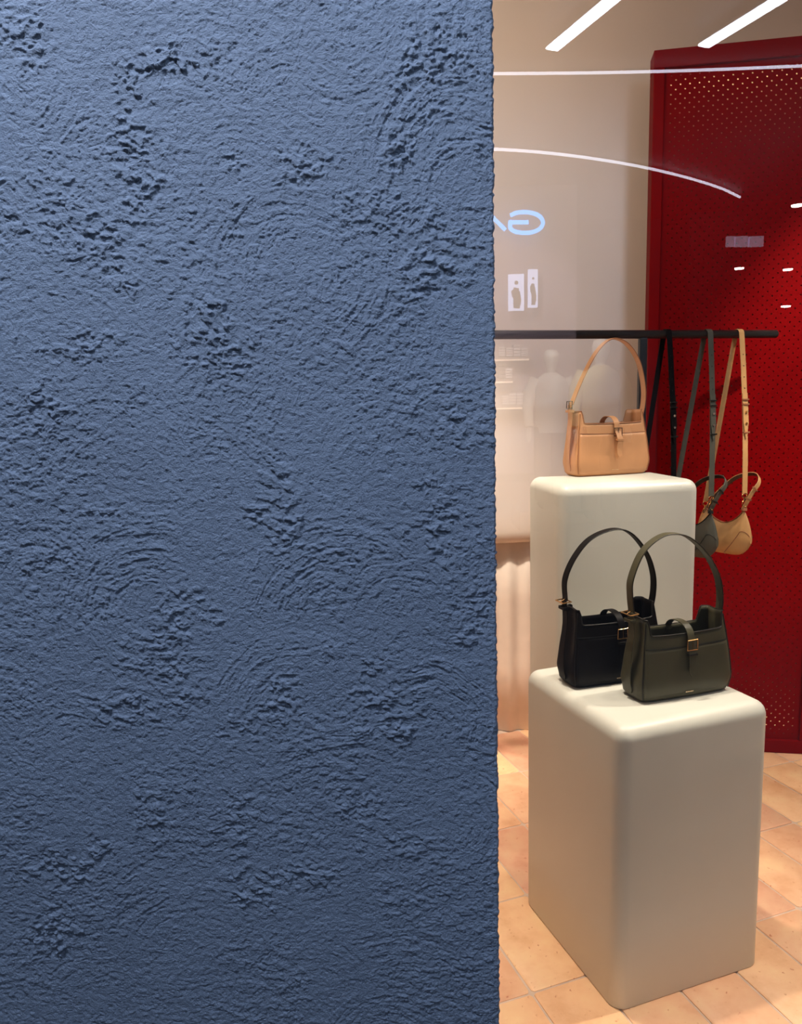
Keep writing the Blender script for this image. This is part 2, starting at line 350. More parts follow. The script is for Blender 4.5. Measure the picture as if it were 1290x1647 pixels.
def build_wall():
    xe = 0.0
    # the wall's end: a straight edge that meets px 792..804 in the photograph
    pT = at(792.5, 0, WALL_Y); pB = at(803.5, 1647, WALL_Y)
    edge = lambda z: pB.x + (pT.x - pB.x) * (z - pB.z) / (pT.z - pB.z)
    fine = .00128
    u0 = np.arange(-1.75, -.93, .009); u1 = np.arange(-.93, -.0005, fine)
    us = np.concatenate([u0, u1, [0.0]])      # distance from the edge
    zs = np.concatenate([np.arange(0, .36, .009), np.arange(.36, 2.14, fine), np.arange(2.14, 3.2, .009)])
    Z, Uu = np.meshgrid(zs, us, indexing='ij')
    X = Uu + edge(Z)
    Hh = wall_height(X.astype(np.float64), Z.astype(np.float64))
    rd = smooth(-.004, 0, Uu); Y = WALL_Y - Hh * (1 - .3 * rd) + .003 * rd ** 2
    ex = (.0011 * vnoise(zs / .0045, zs * 0 + 2, 1) + .0009 * vnoise(zs / .011, zs * 0 + 5, 2) + .0006 * vnoise(zs / .0026, zs * 0, 3))
    X = X + smooth(-.006, 0, Uu) * ex[:, None]
    nz, nx = X.shape
    # return face
    ry = np.array([.006, .012, .03, .06, .1, .125, .25])
    RX = (edge(zs) + ex)[:, None] + .0012 * vnoise(zs[:, None] / .006, ry[None, :] / .006 + 11, 3)
    RY = WALL_Y + np.repeat(ry[None, :], nz, 0)
    X = np.concatenate([X, RX], 1); Y = np.concatenate([Y, RY], 1); Z = np.concatenate([Z, np.repeat(zs[:, None], len(ry), 1)], 1)
    # back face
    BX = np.stack([zs * 0 - 1.75 + edge(zs)], 1); X = np.concatenate([X, BX], 1); Y = np.concatenate([Y, BX * 0 + WALL_Y + .25], 1); Z = np.concatenate([Z, zs[:, None]], 1)
    nz, nx = X.shape
    co = np.stack([X, Y, Z], -1).reshape(-1, 3).astype(np.float32)
    idx = np.arange(nz * nx).reshape(nz, nx)
    q = np.stack([idx[:-1, :-1], idx[:-1, 1:], idx[1:, 1:], idx[1:, :-1]], -1).reshape(-1, 4).astype(np.int32)
    me = bpy.data.meshes.new('wall_left'); me.vertices.add(len(co)); me.vertices.foreach_set('co', co.ravel())
    me.loops.add(q.size); me.loops.foreach_set('vertex_index', q.ravel())
    me.polygons.add(len(q)); me.polygons.foreach_set('loop_start', np.arange(0, q.size, 4, dtype=np.int32))
    me.update(calc_edges=True); me.materials.append(M['plaster']); me.shade_smooth()
    o = bpy.data.objects.new('wall_left', me); C.objects.link(o); struct(o)
    o['label'] = 'dark blue hand-trowelled rough plaster wall beside the shop window'
build_wall()

# ================================================================== SHOP ROOM
TY = 0.337   # the shop's tiles and plinths are turned by this much
cu, su = math.cos(TY), math.sin(TY)
def tl(a, b): return Vector((a * cu - b * su, a * su + b * cu, 0))   # tile coords -> world
# floor: grout bed with every tile its own part
fl = MB().box((-1.6, 1.20, -.06), (4.4, 3.6, -.0035)).build('floor', M['grout'], smooth=False); struct(fl)
TW, TL, J = .1722, .3365, .0065
def tile_mesh(k):
    r = random.Random(k); hw, hl = (TW - J) / 2, (TL - J) / 2; ch = .003; b = MB(); n = 5
    ring = []
    for (sx, sy) in ((-1, -1), (1, -1), (1, 1), (-1, 1)):
        for (cx, cy) in (((0, 1), (1, 0)) if sx * sy > 0 else ((1, 0), (0, 1))):
            ring.append((sx * (hw - cx * .006) + r.uniform(-.001, .001), sy * (hl - cy * .006) + r.uniform(-.001, .001)))
    m = len(ring); vs = [(x, y, -.012) for x, y in ring] + [(x, y, -ch * .7) for x, y in ring] + [(x * (1 - ch / hw), y * (1 - ch / hl), 0) for x, y in ring]
    fs = []
    for lv in range(2):
        for i in range(m): fs.append((lv * m + i, lv * m + (i + 1) % m, (lv + 1) * m + (i + 1) % m, (lv + 1) * m + i))
    fs.append(tuple(2 * m + i for i in range(m))); b.add(vs, fs)
    me = bpy.data.meshes.new('floor_tile'); me.from_pydata(b.v, [], b.f); me.update(); me.materials.append(M['tile']); me.shade_smooth(); me.set_sharp_from_angle(angle=math.radians(50)); return me
tms = [tile_mesh(i) for i in range(5)]
cnt = 0
for i in range(-14, 30):
    for j in range(-8, 10):
        c = tl(.8275 + TW * (i + .5), 1.474 + TL * (j + .5))
        if -.62 < c.x < 3.25 and 1.36 < c.y < 3.2 and cnt < 299:
            o = bpy.data.objects.new('floor_tile', rnd.choice(tms)); C.objects.link(o); o.parent = fl
            o.location = (c.x, c.y, rnd.uniform(-.0006, .0006)); o.rotation_euler = (rnd.uniform(-.002, .002), rnd.uniform(-.002, .002), TY + rnd.uniform(-.004, .004)); cnt += 1
# back wall in two lifts: flat plaster with a soft lip, pleated cloth below
BW0 = Vector((.399, 3.117, 0)); bu = Vector((math.cos(.13), math.sin(.13), 0)); bn = Vector((-bu.y, bu.x, 0))   # bn points away from the viewer
def bw(s, d, z): return BW0 + bu * s + bn * d + Vector((0, 0, z))
b = MB(); prof = [(.0, 3.2), (.0, .93), (-.004, .905), (.0, .875), (.016, .858), (.05, .85), (.2, .85), (.2, 3.2)]
vs = []
for s in (-1.6, 4.0):
    vs += [bw(s, d - .02, z) for d, z in prof]
k = len(prof); b.add(vs, [(i, (i + 1) % k, k + (i + 1) % k, k + i) for i in range(k)] + [tuple(range(k))[::-1], tuple(range(k, 2 * k))])
o = b.build('wall_back', M['beige'], angle=60); struct(o)
b = MB(); nn = 700; vs = []
for i in range(nn + 1):
    s = -1.5 + 3.0 * i / nn
    for z, kk in ((0.0, 1), (.3, .9), (.6, .7), (.86, .45)):
        d = .035 + kk * (.010 * math.sin(s * 62 + 1.5 * math.sin(s * 9)) + .006 * math.sin(s * 27 + 2))
        vs.append(bw(s, d, z))
b.add(vs, [(i * 4 + j, i * 4 + 4 + j, i * 4 + 5 + j, i * 4 + 1 + j) for i in range(nn) for j in range(3)])
o = b.build('cloth_skirt', M['cloth']); md = o.modifiers.new('thick', 'SOLIDIFY'); md.thickness = .002
tag(o, 'pale pinkish cloth hanging in soft folds below the beige wall ledge', 'curtain')
for nm, a_, b_, mt in (('wall_side', (-1.62, 1.42, 0), (-1.55, 3.1, 3.2), 'beige'), ('wall_right', (3.6, 1.3, 0), (3.7, 3.6, 3.2), 'beige'),
                       ('wall_front', (-1.6, 1.405, 0), (0.02, 1.43, 3.2), 'beige'), ('ceiling', (-1.62, 1.20, 3.2), (4.4, 4.0, 3.3), 'white')):
    struct(MB().box(a_, b_).build(nm, M[mt], smooth=False))
# window pane
b = MB().box((.0, GLASS_Y, 0.0), (4.4, GLASS_Y + .010, 3.2))
g0, g1 = glass_mat(.075), glass_mat(0)
pane = b.build('window_1', g1, smooth=False); pane.data.materials.append(g0)
for p in pane.data.polygons:
    if p.normal.y < -.5: p.material_index = 1
struct(pane)

# ================================================================== PLINTHS
def plinth(name, label, loc, yaw, w, d, h, r=.035):
    # loc = sharp front corner; w runs along the right face, d along the left face
    root = None; n = 8; b = MB(); rings = []
    levels = [(0.0, .0), (0.004, -.0)] + [(h - r, 0.0)]
    levels = [(0.003, .0015), (.006, 0)] + [(h * t, 0) for t in (.25, .5, .75)] + [(h - r, 0)] + [(h - r + r * math.sin(a * math.pi / 16), r * (1 - math.cos(a * math.pi / 16))) for a in range(1, 9)]
    for z, ins in levels:
        ring = []
        for (cx, cy, a0) in ((r, r, 180), (w - r, r, 270), (w - r, d - r, 0), (r, d - r, 90)):
            for k in range(n + 1):
                a = math.radians(a0 + 90 * k / n); rr = max(r - ins, .0004); ring.append((cx + math.cos(a) * rr, cy + math.sin(a) * rr, z))
        rings.append(ring)
    m = len(rings[0]); vs = [v for ring in rings for v in ring]; fs = []
    for i in range(len(rings) - 1):
        for k in range(m): fs.append((i * m + k, i * m + (k + 1) % m, (i + 1) * m + (k + 1) % m, (i + 1) * m + k))
    fs.append(tuple(range(m))[::-1]); fs.append(tuple((len(rings) - 1) * m + k for k in range(m)))
    b.add(vs, fs); o = b.build(name, M['plinth'], angle=30); o.location = (loc[0], loc[1], -.0022); o.rotation_euler = (0, 0, yaw)
    tag(o, label, 'plinth', None); return o
LOW_H, TALL_H = .711, 1.21
plinth('display_plinth', 'lower cream plinth with rounded edges carrying the black and olive handbags', (.481, 1.5935), TY, .440, .447, LOW_H)
plinth('display_plinth', 'taller cream plinth behind the lower one, carrying the tan handbag', (.459, 2.134), .162, .439, .29, TALL_H)

# ================================================================== RED PERFORATED PANEL
PY = -.17; pu = Vector((math.cos(PY), math.sin(PY), 0)); pn = Vector((-math.sin(PY), math.cos(PY), 0))
P0 = Vector((.978, 2.976, 0))
PWID, PHGT = .665, 2.72
def red_panel(loc, label, holes_from=0.0):
    t = thing('perforated_panel', label, 'panel', loc, PY)
    fr = .040; D = .09   # local: x along, y depth (back +), z up
    b = MB().box((0, 0, 0), (PWID, D, .056)).build('bottom_rail', M['red'], t, smooth=False)
    MB().box((0, 0, PHGT - .064), (PWID, D, PHGT)).build('top_rail', M['red'], t, smooth=False)
    for x0 in (0, PWID - fr): MB().box((x0, 0, .056), (x0 + fr, D, PHGT - .064)).build('side_stile', M['red'], t, smooth=False)
    for c in list(t.children):
        bv = c.modifiers.new('bevel', 'BEVEL'); bv.width = .003; bv.segments = 2
    # sheet with round holes set on a diagonal grid, recessed inside the frame
    x0, x1, z0, z1 = fr, PWID - fr, .056, PHGT - .064; P = .0235; R = .0029
    b = MB(); ysh = .012
    ca, sa = math.cos(math.pi / 4), math.sin(math.pi / 4); cell = P; K = 8
    nxh = int((x1 - x0) / (cell * math.sqrt(2) / 1)) ; px_ = .0332
    # square cells of px_/2 x px_/2 on a checkerboard: cells with (i+j) even hold a hole
    hx = px_ / 2; nx = int(round((x1 - x0) / hx)); hx = (x1 - x0) / nx; nzc = int(round((z1 - z0) / (px_ / 2))); hz = (z1 - z0) / nzc
    corner = {}
    def cv(i, j):
        if (i, j) not in corner:
            corner[(i, j)] = len(b.v); b.v.append((x0 + i * hx, ysh, z0 + j * hz))
        return corner[(i, j)]
    for i in range(nx):
        for j in range(nzc):
            a_, b_, c_, d_ = cv(i, j), cv(i + 1, j), cv(i + 1, j + 1), cv(i, j + 1)
            if (i + j) % 2 == 0 and 0 < i < nx - 1 and 0 < j < nzc - 1:
                cx, cz = x0 + (i + .5) * hx, z0 + (j + .5) * hz; k0 = len(b.v)
                for q in range(8):
                    an = math.radians(225 + 45 * q); b.v.append((cx + R * math.cos(an), ysh, cz + R * math.sin(an)))
                k1 = len(b.v)
                for q in range(8):
                    an = math.radians(225 + 45 * q); b.v.append((cx + R * math.cos(an), ysh + .003, cz + R * math.sin(an)))
                cs = (a_, b_, c_, d_)
                for e in range(4):
                    p, q_ = cs[e], cs[(e + 1) % 4]; s = 2 * e
                    b.f.append((p, q_, k0 + (s + 2) % 8, k0 + s + 1, k0 + s))
                for q in range(8): b.f.append((k0 + q, k0 + (q + 1) % 8, k1 + (q + 1) % 8, k1 + q))
            else: b.f.append((a_, b_, c_, d_))
    o = b.build('perforated_sheet', M['red'], t, smooth=False)
    MB().box((fr, .078, .056), (PWID - fr, .083, PHGT - .064)).build('backing_board', M['brass'], t, smooth=False)
    # small warm strip lamps inside the cavity, top and bottom
    for nm, zz, tz, sx, pw in (('panel_top_strip', PHGT - .075, 0, PWID - .12, .9), ('panel_base_strip', .075, 2, .20, .30)):
        l = area(nm, (0, 0, 0), (0, 0, 1), sx, .03, pw * .8, (1, .78, .5)); l.rotation_euler = (0 if tz == 0 else math.pi, 0, 0); l.parent = t
        l.location = (PWID / 2 if tz == 0 else PWID - .16, .045, zz)
    return t
red_panel(P0, 'tall red perforated metal panel in a red frame, behind the hanging bags')

# ================================================================== BLACK HANGING RAIL
RZ = 1.67
RL = atz(700, 539, RZ); rL = atz(798, 538.5, RZ); RR = atz(1249, 537.2, RZ)
rdir = (RR - rL).normalized(); RL = rL - rdir * .45
rail = thing('hanging_rail', 'black round metal hanging rail on a post, bags strapped over it', 'rail', (RL.x, RL.y, 0))
off = Vector((RL.x, RL.y, 0)); rr_ = .0148
b = MB(); pts = [RL - off, RR - off - rdir * .004, RR - off]; b.tube([pts[0], pts[1], pts[2]], [rr_, rr_, rr_ * .8], 20); b.build('bar', M['blackm'], rail)
def rail_at(px):
    # point on the rail axis whose image column is px
    lo, hi = 0.0, 1.0
    for _ in range(40):
        m_ = (lo + hi) / 2; p = RL + (RR - RL) * m_; d = p - Vector((0, 0, CAM_H)); x = W_PX / 2 + F_PX * d.dot(_R) / d.dot(_F)
        if x < px: lo = m_
        else: hi = m_
    return p
pp = rail_at(1034) - off
b = MB().box((pp.x - .0135, pp.y - .012, .012), (pp.x + .0135, pp.y + .012, RZ - .012)); o = b.build('post', M['blackm'], rail, smooth=False)
bv = o.modifiers.new('bevel', 'BEVEL'); bv.width = .003; bv.segments = 2
b = MB(); b.tube([(pp.x, pp.y, 0), (pp.x, pp.y, .010), (pp.x, pp.y, .013)], [.1, .1, .095], 28); b.build('base_plate', M['blackm'], rail)
p2 = RL + rdir * .12 - off
MB().box((p2.x - .0135, p2.y - .012, .012), (p2.x + .0135, p2.y + .012, RZ - .012)).build('post', M['blackm'], rail, smooth=False)
b = MB(); b.tube([(p2.x, p2.y, 0), (p2.x, p2.y, .010), (p2.x, p2.y, .013)], [.1, .1, .095], 28); b.build('base_plate', M['blackm'], rail)

# ================================================================== STRUCTURED HANDBAGS
def prof(z, keys):
    for (z0, a), (z1, b_) in zip(keys, keys[1:]):
        if z <= z1: t = (z - z0) / (z1 - z0); t = t if z0 > .04 else t * t * (3 - 2 * t); return a + (b_ - a) * t
    return keys[-1][1]
def hw(z): return prof(z, [(0, .120), (.010, .130), (.045, .1350), (.12, .1275), (.21, .115), (.3, .112)])
def hd(z): return prof(z, [(0, .037), (.010, .0455), (.045, .0495), (.10, .045), (.21, .031), (.3, .03)])
def handbag(label, loc, yaw, m, medge, mhardware, handle, xs=.004, mlogo='foil', tailbow=0.0, upright=False):
    t = thing('handbag', label, 'handbag', loc, yaw, None)
    RIM, EAR = .168, .205
    # perimeter
    per = []   # (side, u) side 0 front,1 right,2 back,3 left
    NF, NS = 46, 12
    def outline(z):
        a, d = hw(z), hd(z); r = min(.022, d * .55); pts = []
        for i in range(NF): pts.append(('f', -1 + 2 * i / (NF - 1)))
        for i in range(1, NS): pts.append(('r', -1 + 2 * i / NS))
        for i in range(NF): pts.append(('b', 1 - 2 * i / (NF - 1)))
        for i in range(1, NS): pts.append(('l', 1 - 2 * i / NS))
        return a, d, r, pts
    def pos(side, u, z):
        a, d = hw(z), hd(z); pinch = .013 * sstep(.03, .12, z) * (1 - .5 * sstep(.16, .2, z))
        e = .0035 * (1 - u * u)
        if side == 'f': x = u * a * (1 - .0); rc = abs(u) ** 14; return (x * (1 - .012 * rc), -d - .003 * (1 - u * u) + .006 * rc, z)
        if side == 'b': x = u * a; rc = abs(u) ** 14; return (x * (1 - .012 * rc), d + .003 * (1 - u * u) - .006 * rc, z)
        s = 1 if side == 'r' else -1; q = u if side == 'r' else u
        y = q * (d - .006) ; return (s * (a * .990 + .004 * (1 - q ** 6) - pinch * (1 - q * q) ** 1.0), y, z)
    def ztop(side, u):
        if side in 'fb': q = abs(u); base = RIM - .004 * (1 - q * q); return base + (EAR - base) * (sstep(.85, .95, q) if side == 'f' else sstep(.72, .84, q))
        return EAR
    _, _, _, pl = outline(.1); m_ = len(pl); NZ = 20; b = MB(); rows = []
    for k in range(NZ + 1):
        tt = k / NZ; tt = tt ** 1.25 if tt < 1 else 1
        row = []
        for (sd, u) in pl: row.append(pos(sd, u, tt * ztop(sd, u)))
        rows.append(row)
    vs = [v for r_ in rows for v in r_]; fs = []
    for i in range(NZ):
        for k in range(m_): fs.append((i * m_ + k, i * m_ + (k + 1) % m_, (i + 1) * m_ + (k + 1) % m_, (i + 1) * m_ + k))
    fs.append(tuple(range(m_))[::-1]); b.add(vs, fs)
    body = b.build('body', M[m], t, angle=70); md = body.modifiers.new('thick', 'SOLIDIFY'); md.thickness = .0028; md.offset = -1
    # stitched edge all round the top
    MB().tube(rows[-1], .0019, 6, closed=True).build('top_edge', M[medge], t)
    # lining floor (so that the inside reads as a lined bag)
    MB().add([(v[0] * .96, v[1] * .9, .06) for v in [pos(sd, u, .06) for sd, u in pl]], [tuple(range(m_))]).build('lining', M[medge], t)
    # outer front pocket, proud of the body
    b = MB(); nu, nv = 30, 10; PT = .136; vs = []
    for j in range(nv + 1):
        z = .006 + (PT - .006) * j / nv
        for i in range(nu + 1):
            u = -.965 + 1.93 * i / nu; x, y, _z = pos('f', u, z); vs.append((x, y - .0013, z - (.003 * (1 - u * u) if j == nv else 0)))
    b.add(vs, [(j * (nu + 1) + i, j * (nu + 1) + i + 1, (j + 1) * (nu + 1) + i + 1, (j + 1) * (nu + 1) + i) for j in range(nv) for i in range(nu)])
    o = b.build('front_pocket', M[m], t); md = o.modifiers.new('thick', 'SOLIDIFY'); md.thickness = .0012; md.offset = -1
    top = [Vector(vs[nv * (nu + 1) + i]) + Vector((0, -.0003, 0)) for i in range(nu + 1)]
    MB().tube(top, .0009, 5).build('pocket_stitching', M[medge], t)
    # piping down the two front corners
    for s in (-1, 1):
        pts = [Vector(pos('f', s * .985, z)) + Vector((s * .0004, -.0012, 0)) for z in [.008 + .19 * q / 14 for q in range(15)]]
        MB().tube(pts, .0013, 5).build('piping', M[medge], t)
    # closure strap from the back rim over the mouth and down the front
    yf = lambda z: pos('f', 0, z)[1]
    path = spline([(xs, hd(.16) + .001, .150), (xs, hd(.16) + .0, .168), (xs, .022, .182), (xs, .0, .187), (xs, -.026, .183), (xs, yf(.165) - .004, .168), (xs, yf(.14) - .0075, .145),
                   (xs, yf(.11) - .0100 - tailbow, .112), (xs, yf(.085) - .0095 - tailbow * .5, .088), (xs, yf(.065) - .0085 - tailbow * .6, .060)], 6)
    ws = [.0200] * len(path); ws[-1] = .004; ws[-2] = .0125; ws[-3] = .018
    MB().ribbon(path, (1, 0, 0), ws, .0022).build('closure_strap', M[m], t)
    y0 = yf(.138) - .0105; bk = MB()
    ring = [(xs - .0145, y0, .150), (xs + .0145, y0, .150), (xs + .0145, y0 - .001, .125), (xs - .0145, y0 - .001, .125)]
    bk.tube(ring, .0018, 8, closed=True); bk.tube([(xs, y0 - .0015, .149), (xs, y0 - .003, .127)], .0011, 6)
    bk.build('closure_buckle', M[mhardware], t)
    kp = MB(); z = .114; y1 = yf(z) - .0130 - tailbow; kp.ribbon([(xs - .0120, y1 + .008, z), (xs - .0120, y1, z), (xs + .0120, y1, z), (xs + .0120, y1 + .008, z)], (0, 0, 1), .006, .0016)
    kp.build('keeper_loop', M[medge if m != 'tan' else m], t)
    # foil lettering: a row of very small marks low on the front
    lg = MB(); z = .017
    for i, wv in enumerate((.0022, .0016, .0020, .0014, .0022, .0018, .0016)):
        x = -.010 + i * .0034; lg.box((x, yf(z) - .0040, z), (x + wv, yf(z) - .0034, z + .0026))
    lg.build('foil_lettering', M[mlogo], t, smooth=False)
    # side strap lying on the left gusset
    xl = lambda z: -hw(z) * .99 - .004 + .020 * sstep(.03, .19, z) - .006
    hp = [Vector((a_, 0, c_)) for a_, c_ in handle]
    sp = spline([(-hw(.02) - .004, 0, .016), (-hw(.05) - .0075, 0, .05), (-hw(.1) - .011, 0, .11), (-hw(.17) - .013, 0, .17), (hp[0].x - .0028, 0, hp[0].z + .0)], 6)
    ws = [.024] * len(sp); ws[0] = .012; ws[1] = .019
    MB().ribbon(sp, (0, 1, 0), ws, .0026).build('side_strap', M[m], t)
    # handle arch
    hh = spline(hp, 8); MB().ribbon(hh, (0, 1, 0), .0235, .0036).build('handle', M[m], t)
    ed = MB()
    for s in (-1, 1): ed.tube([p + Vector((0, s * .0119, 0)) for p in hh], .0012, 5)
    ed.build('handle_edge', M[medge], t)
    # side buckle
    c = hp[0]; bk = MB(); q = .0165
    ring = [(c.x - q, -.0185, c.z - .003), (c.x + .007, -.0185, c.z - .001), (c.x + .007, .0185, c.z - .001), (c.x - q, .0185, c.z - .003)]
    if upright: ring = [(c.x - .0062, -.0165, c.z - .011), (c.x - .0050, -.0165, c.z + .011), (c.x - .0050, .0165, c.z + .011), (c.x - .0062, .0165, c.z - .011)]
    bk.tube(ring, .0018, 8, closed=True)
    bk.tube([(c.x - .0065, 0, c.z - .011), (c.x - .0075, 0, c.z + .011)] if upright else [(c.x - q, 0, c.z - .005), (c.x + .004, 0, c.z + .006)], .0012, 6)
    bk.build('side_buckle', M[mhardware], t)
    kp = MB(); z = c.z - .020; x = hp[0].x - .003; kp.ribbon([(x - .008, -.0135, z), (x - .008, .0135, z), (x + .006, .0135, z), (x + .006, -.0135, z), (x - .008, -.0135, z)], (0, 0, 1), .008, .0018)
    kp.build('keeper_loop', M[m], t)
    return t
def place(Pfl, yaw, z):   # from the front-left base corner to the base centre
    u = Vector((math.cos(yaw), math.sin(yaw), 0)); v = Vector((-math.sin(yaw), math.cos(yaw), 0))
    q = Vector((Pfl[0], Pfl[1], 0)) + u * .125 + v * .048; return (q.x, q.y, z)
zb = lambda H_: H_ - .0020
handbag('olive green leather handbag at the front of the lower plinth', place((.583, 1.738), .308, 0), .308, 'olive', 'olive_edge', 'gold',
        [(-.135, .222), (-.140, .262), (-.139, .305), (-.112, .365), (-.072, .398), (-.029, .409), (.024, .396), (.080, .348), (.118, .285), (.128, .225), (.120, .165)]).location.z = zb(LOW_H)
handbag('black leather handbag behind and left of the olive one', place((.442, 1.842), .30, 0), .30, 'black', 'black_edge', 'gold',
        [(-.134, .228), (-.135, .284), (-.108, .340), (-.062, .385), (.004, .404), (.056, .390), (.106, .335), (.130, .274), (.132, .22), (.120, .165)]).location.z = zb(LOW_H)
handbag('tan leather handbag alone on the taller plinth', place((.565, 2.345), .308, 0), .308, 'tan', 'tan_edge', 'gun',
        [(-.130, .226), (-.094, .303), (-.052, .375), (-.012, .418), (.027, .431), (.074, .412), (.115, .358), (.136, .280), (.136, .22), (.122, .165)], xs=.008, tailbow=.011, upright=True).location.z = zb(TALL_H)

# ================================================================== SMALL BAGS HANGING FROM THE RAIL
def hanging_bag(label, px, m, lining, medge, hard, shift=Vector((0, 0, 0)), frontpx=None, dy=0, strapm=None):
    top = rail_at(px); strapm = strapm or m
    t = thing('crossbody_bag', label, 'handbag', top, 0, None); O = top
    # tips of the crescent body
    Nn = (at(1197, 819, 2.665) - at(1188, 537, rail_at(1188).y)) + (top - O) + shift
    Ff = (at(1134, 828, 2.800) - at(1188, 537, rail_at(1188).y)) + (top - O) + shift
    ax = Ff - Nn; ax.z = 0; Lb = ax.length; ax.normalize(); nb = Vector((-ax.y, ax.x, 0))
    e0, e1 = -.036, Lb + .036
    b = MB(); NSs, NR = 44, 20; rings = []
    def ztp(s):
        if s < 0: return -.150 * (1 - (1 - abs(s / e0)) ** .42) ** 1.0 if s > e0 else -.15
        if s > Lb: q = (s - Lb) / .036; return -.150 * (1 - (1 - q) ** .42)
        q = s / Lb; return -.056 * math.sin(math.pi * q) ** .75
    def zbt(s):
        q = (s - e0) / (e1 - e0); return -.172 + .062 * abs(2 * q - 1) ** 5
    def hth(s):
        q = (s - e0) / (e1 - e0); return .036 * (1 - abs(2 * q - 1) ** 3.5) + .004
    def surf(s, a):
        zt, z0 = ztp(s), zbt(s); zt = max(zt, z0 + .004); mid, hf = (zt + z0) / 2, (zt - z0) / 2
        w = hth(s) * (1 - .42 * math.cos(a)) * .72
        # the narrow tips are pinched flat
        hgt = mid + hf * math.cos(a); w *= (1 - .62 * sstep(-.07, .0, hgt))
        return Nn + ax * s + nb * (math.sin(a) * w) + Vector((0, 0, hgt))
    for i in range(NSs + 1):
        q = .5 - .5 * math.cos(math.pi * i / NSs); s = e0 + (e1 - e0) * (.02 + .96 * q)
        rings.append([surf(s, 2 * math.pi * k / NR) for k in range(NR)])
    vs = [v for r_ in rings for v in r_]; fs = [(i * NR + k, i * NR + (k + 1) % NR, (i + 1) * NR + (k + 1) % NR, (i + 1) * NR + k) for i in range(NSs) for k in range(NR)]
    fs += [tuple(range(NR)), tuple(NSs * NR + k for k in range(NR))[::-1]]; b.add(vs, fs)
    b.build('body', M[m], t, angle=80)
    for sgn in (1, -1):   # corner seams
        for s0 in ((e0 + .006, .062), (e1 - .006, Lb - .062)):
            pts = []
            for k in range(13):
                q = k / 12; s = s0[0] + (s0[1] - s0[0]) * q; a = math.pi * (.42 + .42 * q ** 1.6)
                pts.append(surf(s, sgn * a) + nb * sgn * -.0 )
            MB().tube(pts, .0014, 5).build('seam', M[medge], t)
    zp = spline([surf(Lb * q, 0) + Vector((0, 0, .0006)) for q in (0.02, .15, .3, .5, .7, .85, .98)], 4)
    MB().ribbon(zp, nb, .010, .0016).build('zip', M[medge], t)
    # long strap: over the rail, front run to the near tip, back run to the far tip
    fr_ = -rdir.cross(Vector((0, 0, 1))); fr_ = Vector((rdir.y, -rdir.x, 0)); R1 = rr_ + .0022
    loop = [fr_ * (R1 * math.cos(a)) + Vector((0, 0, R1 * math.sin(a))) for a in [math.pi * k / 10 for k in range(11)]]
    nearTop = Nn + Vector((0, 0, .055)); farTop = Ff + Vector((0, 0, .05))
    A = [nearTop + (loop[0] - nearTop) * q for q in (0, .2, .4, .6, .8)]
    for i, q in enumerate((0, .2, .4, .6, .8)): A[i] += Vector((.006, 0, 0)) * math.sin(math.pi * q)
    wdv = rdir
    MB().ribbon(A + loop[:6], wdv, .0215, .0024).build('front_strap', M[strapm], t)
    Bp = [farTop + (loop[-1] - farTop) * q for q in (0, .33, .66)]
    MB().ribbon(loop[5:] + Bp[::-1], wdv, .0205, .0024).build('back_strap', M[strapm], t)
    dn = (A[0] - loop[0]).normalized()
    def onA(q): return A[0] + (loop[0] - A[0]) * q + Vector((.006, 0, 0)) * math.sin(math.pi * q) + fr_ * .0018
    MB().ribbon([onA(.35) + fr_ * .0035, onA(.45) + fr_ * .0032, onA(.6) + fr_ * .0012, onA(.63) + fr_ * .001], wdv, [.006, .0215, .0215, .0215], .0024).build('strap_overlap', M[strapm], t)
    for q in (.385, .56, .50 + .09):
        c = onA(q); MB().ribbon([c - wdv * .0125 + fr_ * 0, c - wdv * .0125 + fr_ * .006, c + wdv * .0125 + fr_ * .006, c + wdv * .0125], (0, 0, 1), .0055, .0018).build('keeper_loop', M[medge], t)
    for q in (.44, .51):
        MB().disc(onA(q) + fr_ * .0062, fr_, .0042, .003).build('stud', M[hard], t)
    for q in (.66, .73, .80, .87):
        MB().disc(onA(q) - fr_ * .0002, fr_, .0019, .0016, 8).build('strap_hole', M['blackm'], t)
    # gold clips
    for tip, st in ((Nn, nearTop), (Ff, farTop)):
        bk = MB(); c = st - Vector((0, 0, .005))
        bk.tube([c + wdv * (.010 * math.cos(a)) + Vector((0, 0, .008 * math.sin(a))) for a in [2 * math.pi * k / 14 for k in range(14)]], .0021, 7, closed=True)
        bk.tube([c - Vector((0, 0, .006)), c - Vector((0, 0, .018))], [.0042, .0036], 8)
        c2 = c - Vector((0, 0, .030))
        bk.tube([c2 + wdv * (.0085 * math.cos(a)) + Vector((0, 0, .0125 * math.sin(a))) for a in [2 * math.pi * k / 16 for k in range(16)]], .0024, 7, closed=True)
        bk.tube([c2 + ax * .0 + fr_ * (.008 * math.cos(a)) + Vector((0, 0, -.014 + .008 * math.sin(a))) for a in [2 * math.pi * k / 14 for k in range(14)]], .0018, 7, closed=True)
        bk.build('clip', M['gold'], t)
    # short handle leaning out over the mouth
    dO = at(1188, 537, rail_at(1188).y)
    hp = [at(a, c, Y) - dO + shift for a, c, Y in ((1196, 818, 2.665), (1199, 812, 2.66), (1210, 792, 2.655), (1221, 776, 2.665), (1219, 764, 2.69), (1204, 762, 2.72), (1183, 768, 2.75), (1163, 784, 2.775), (1145, 804, 2.795), (1134, 825, 2.80))]
    hh = spline(hp, 6); wv = Vector((.64, .42, -.64))
    MB().ribbon(hh, wv, .0195, .0026).build('short_handle', M[m], t)
    inner = []
    for i, p in enumerate(hh):
        tg = (hh[min(i + 1, len(hh) - 1)] - hh[max(i - 1, 0)]).normalized(); d = (wv - tg * wv.dot(tg)).normalized(); inner.append(p - tg.cross(d) * -.0016 if False else p + tg.cross(d) * .0018)
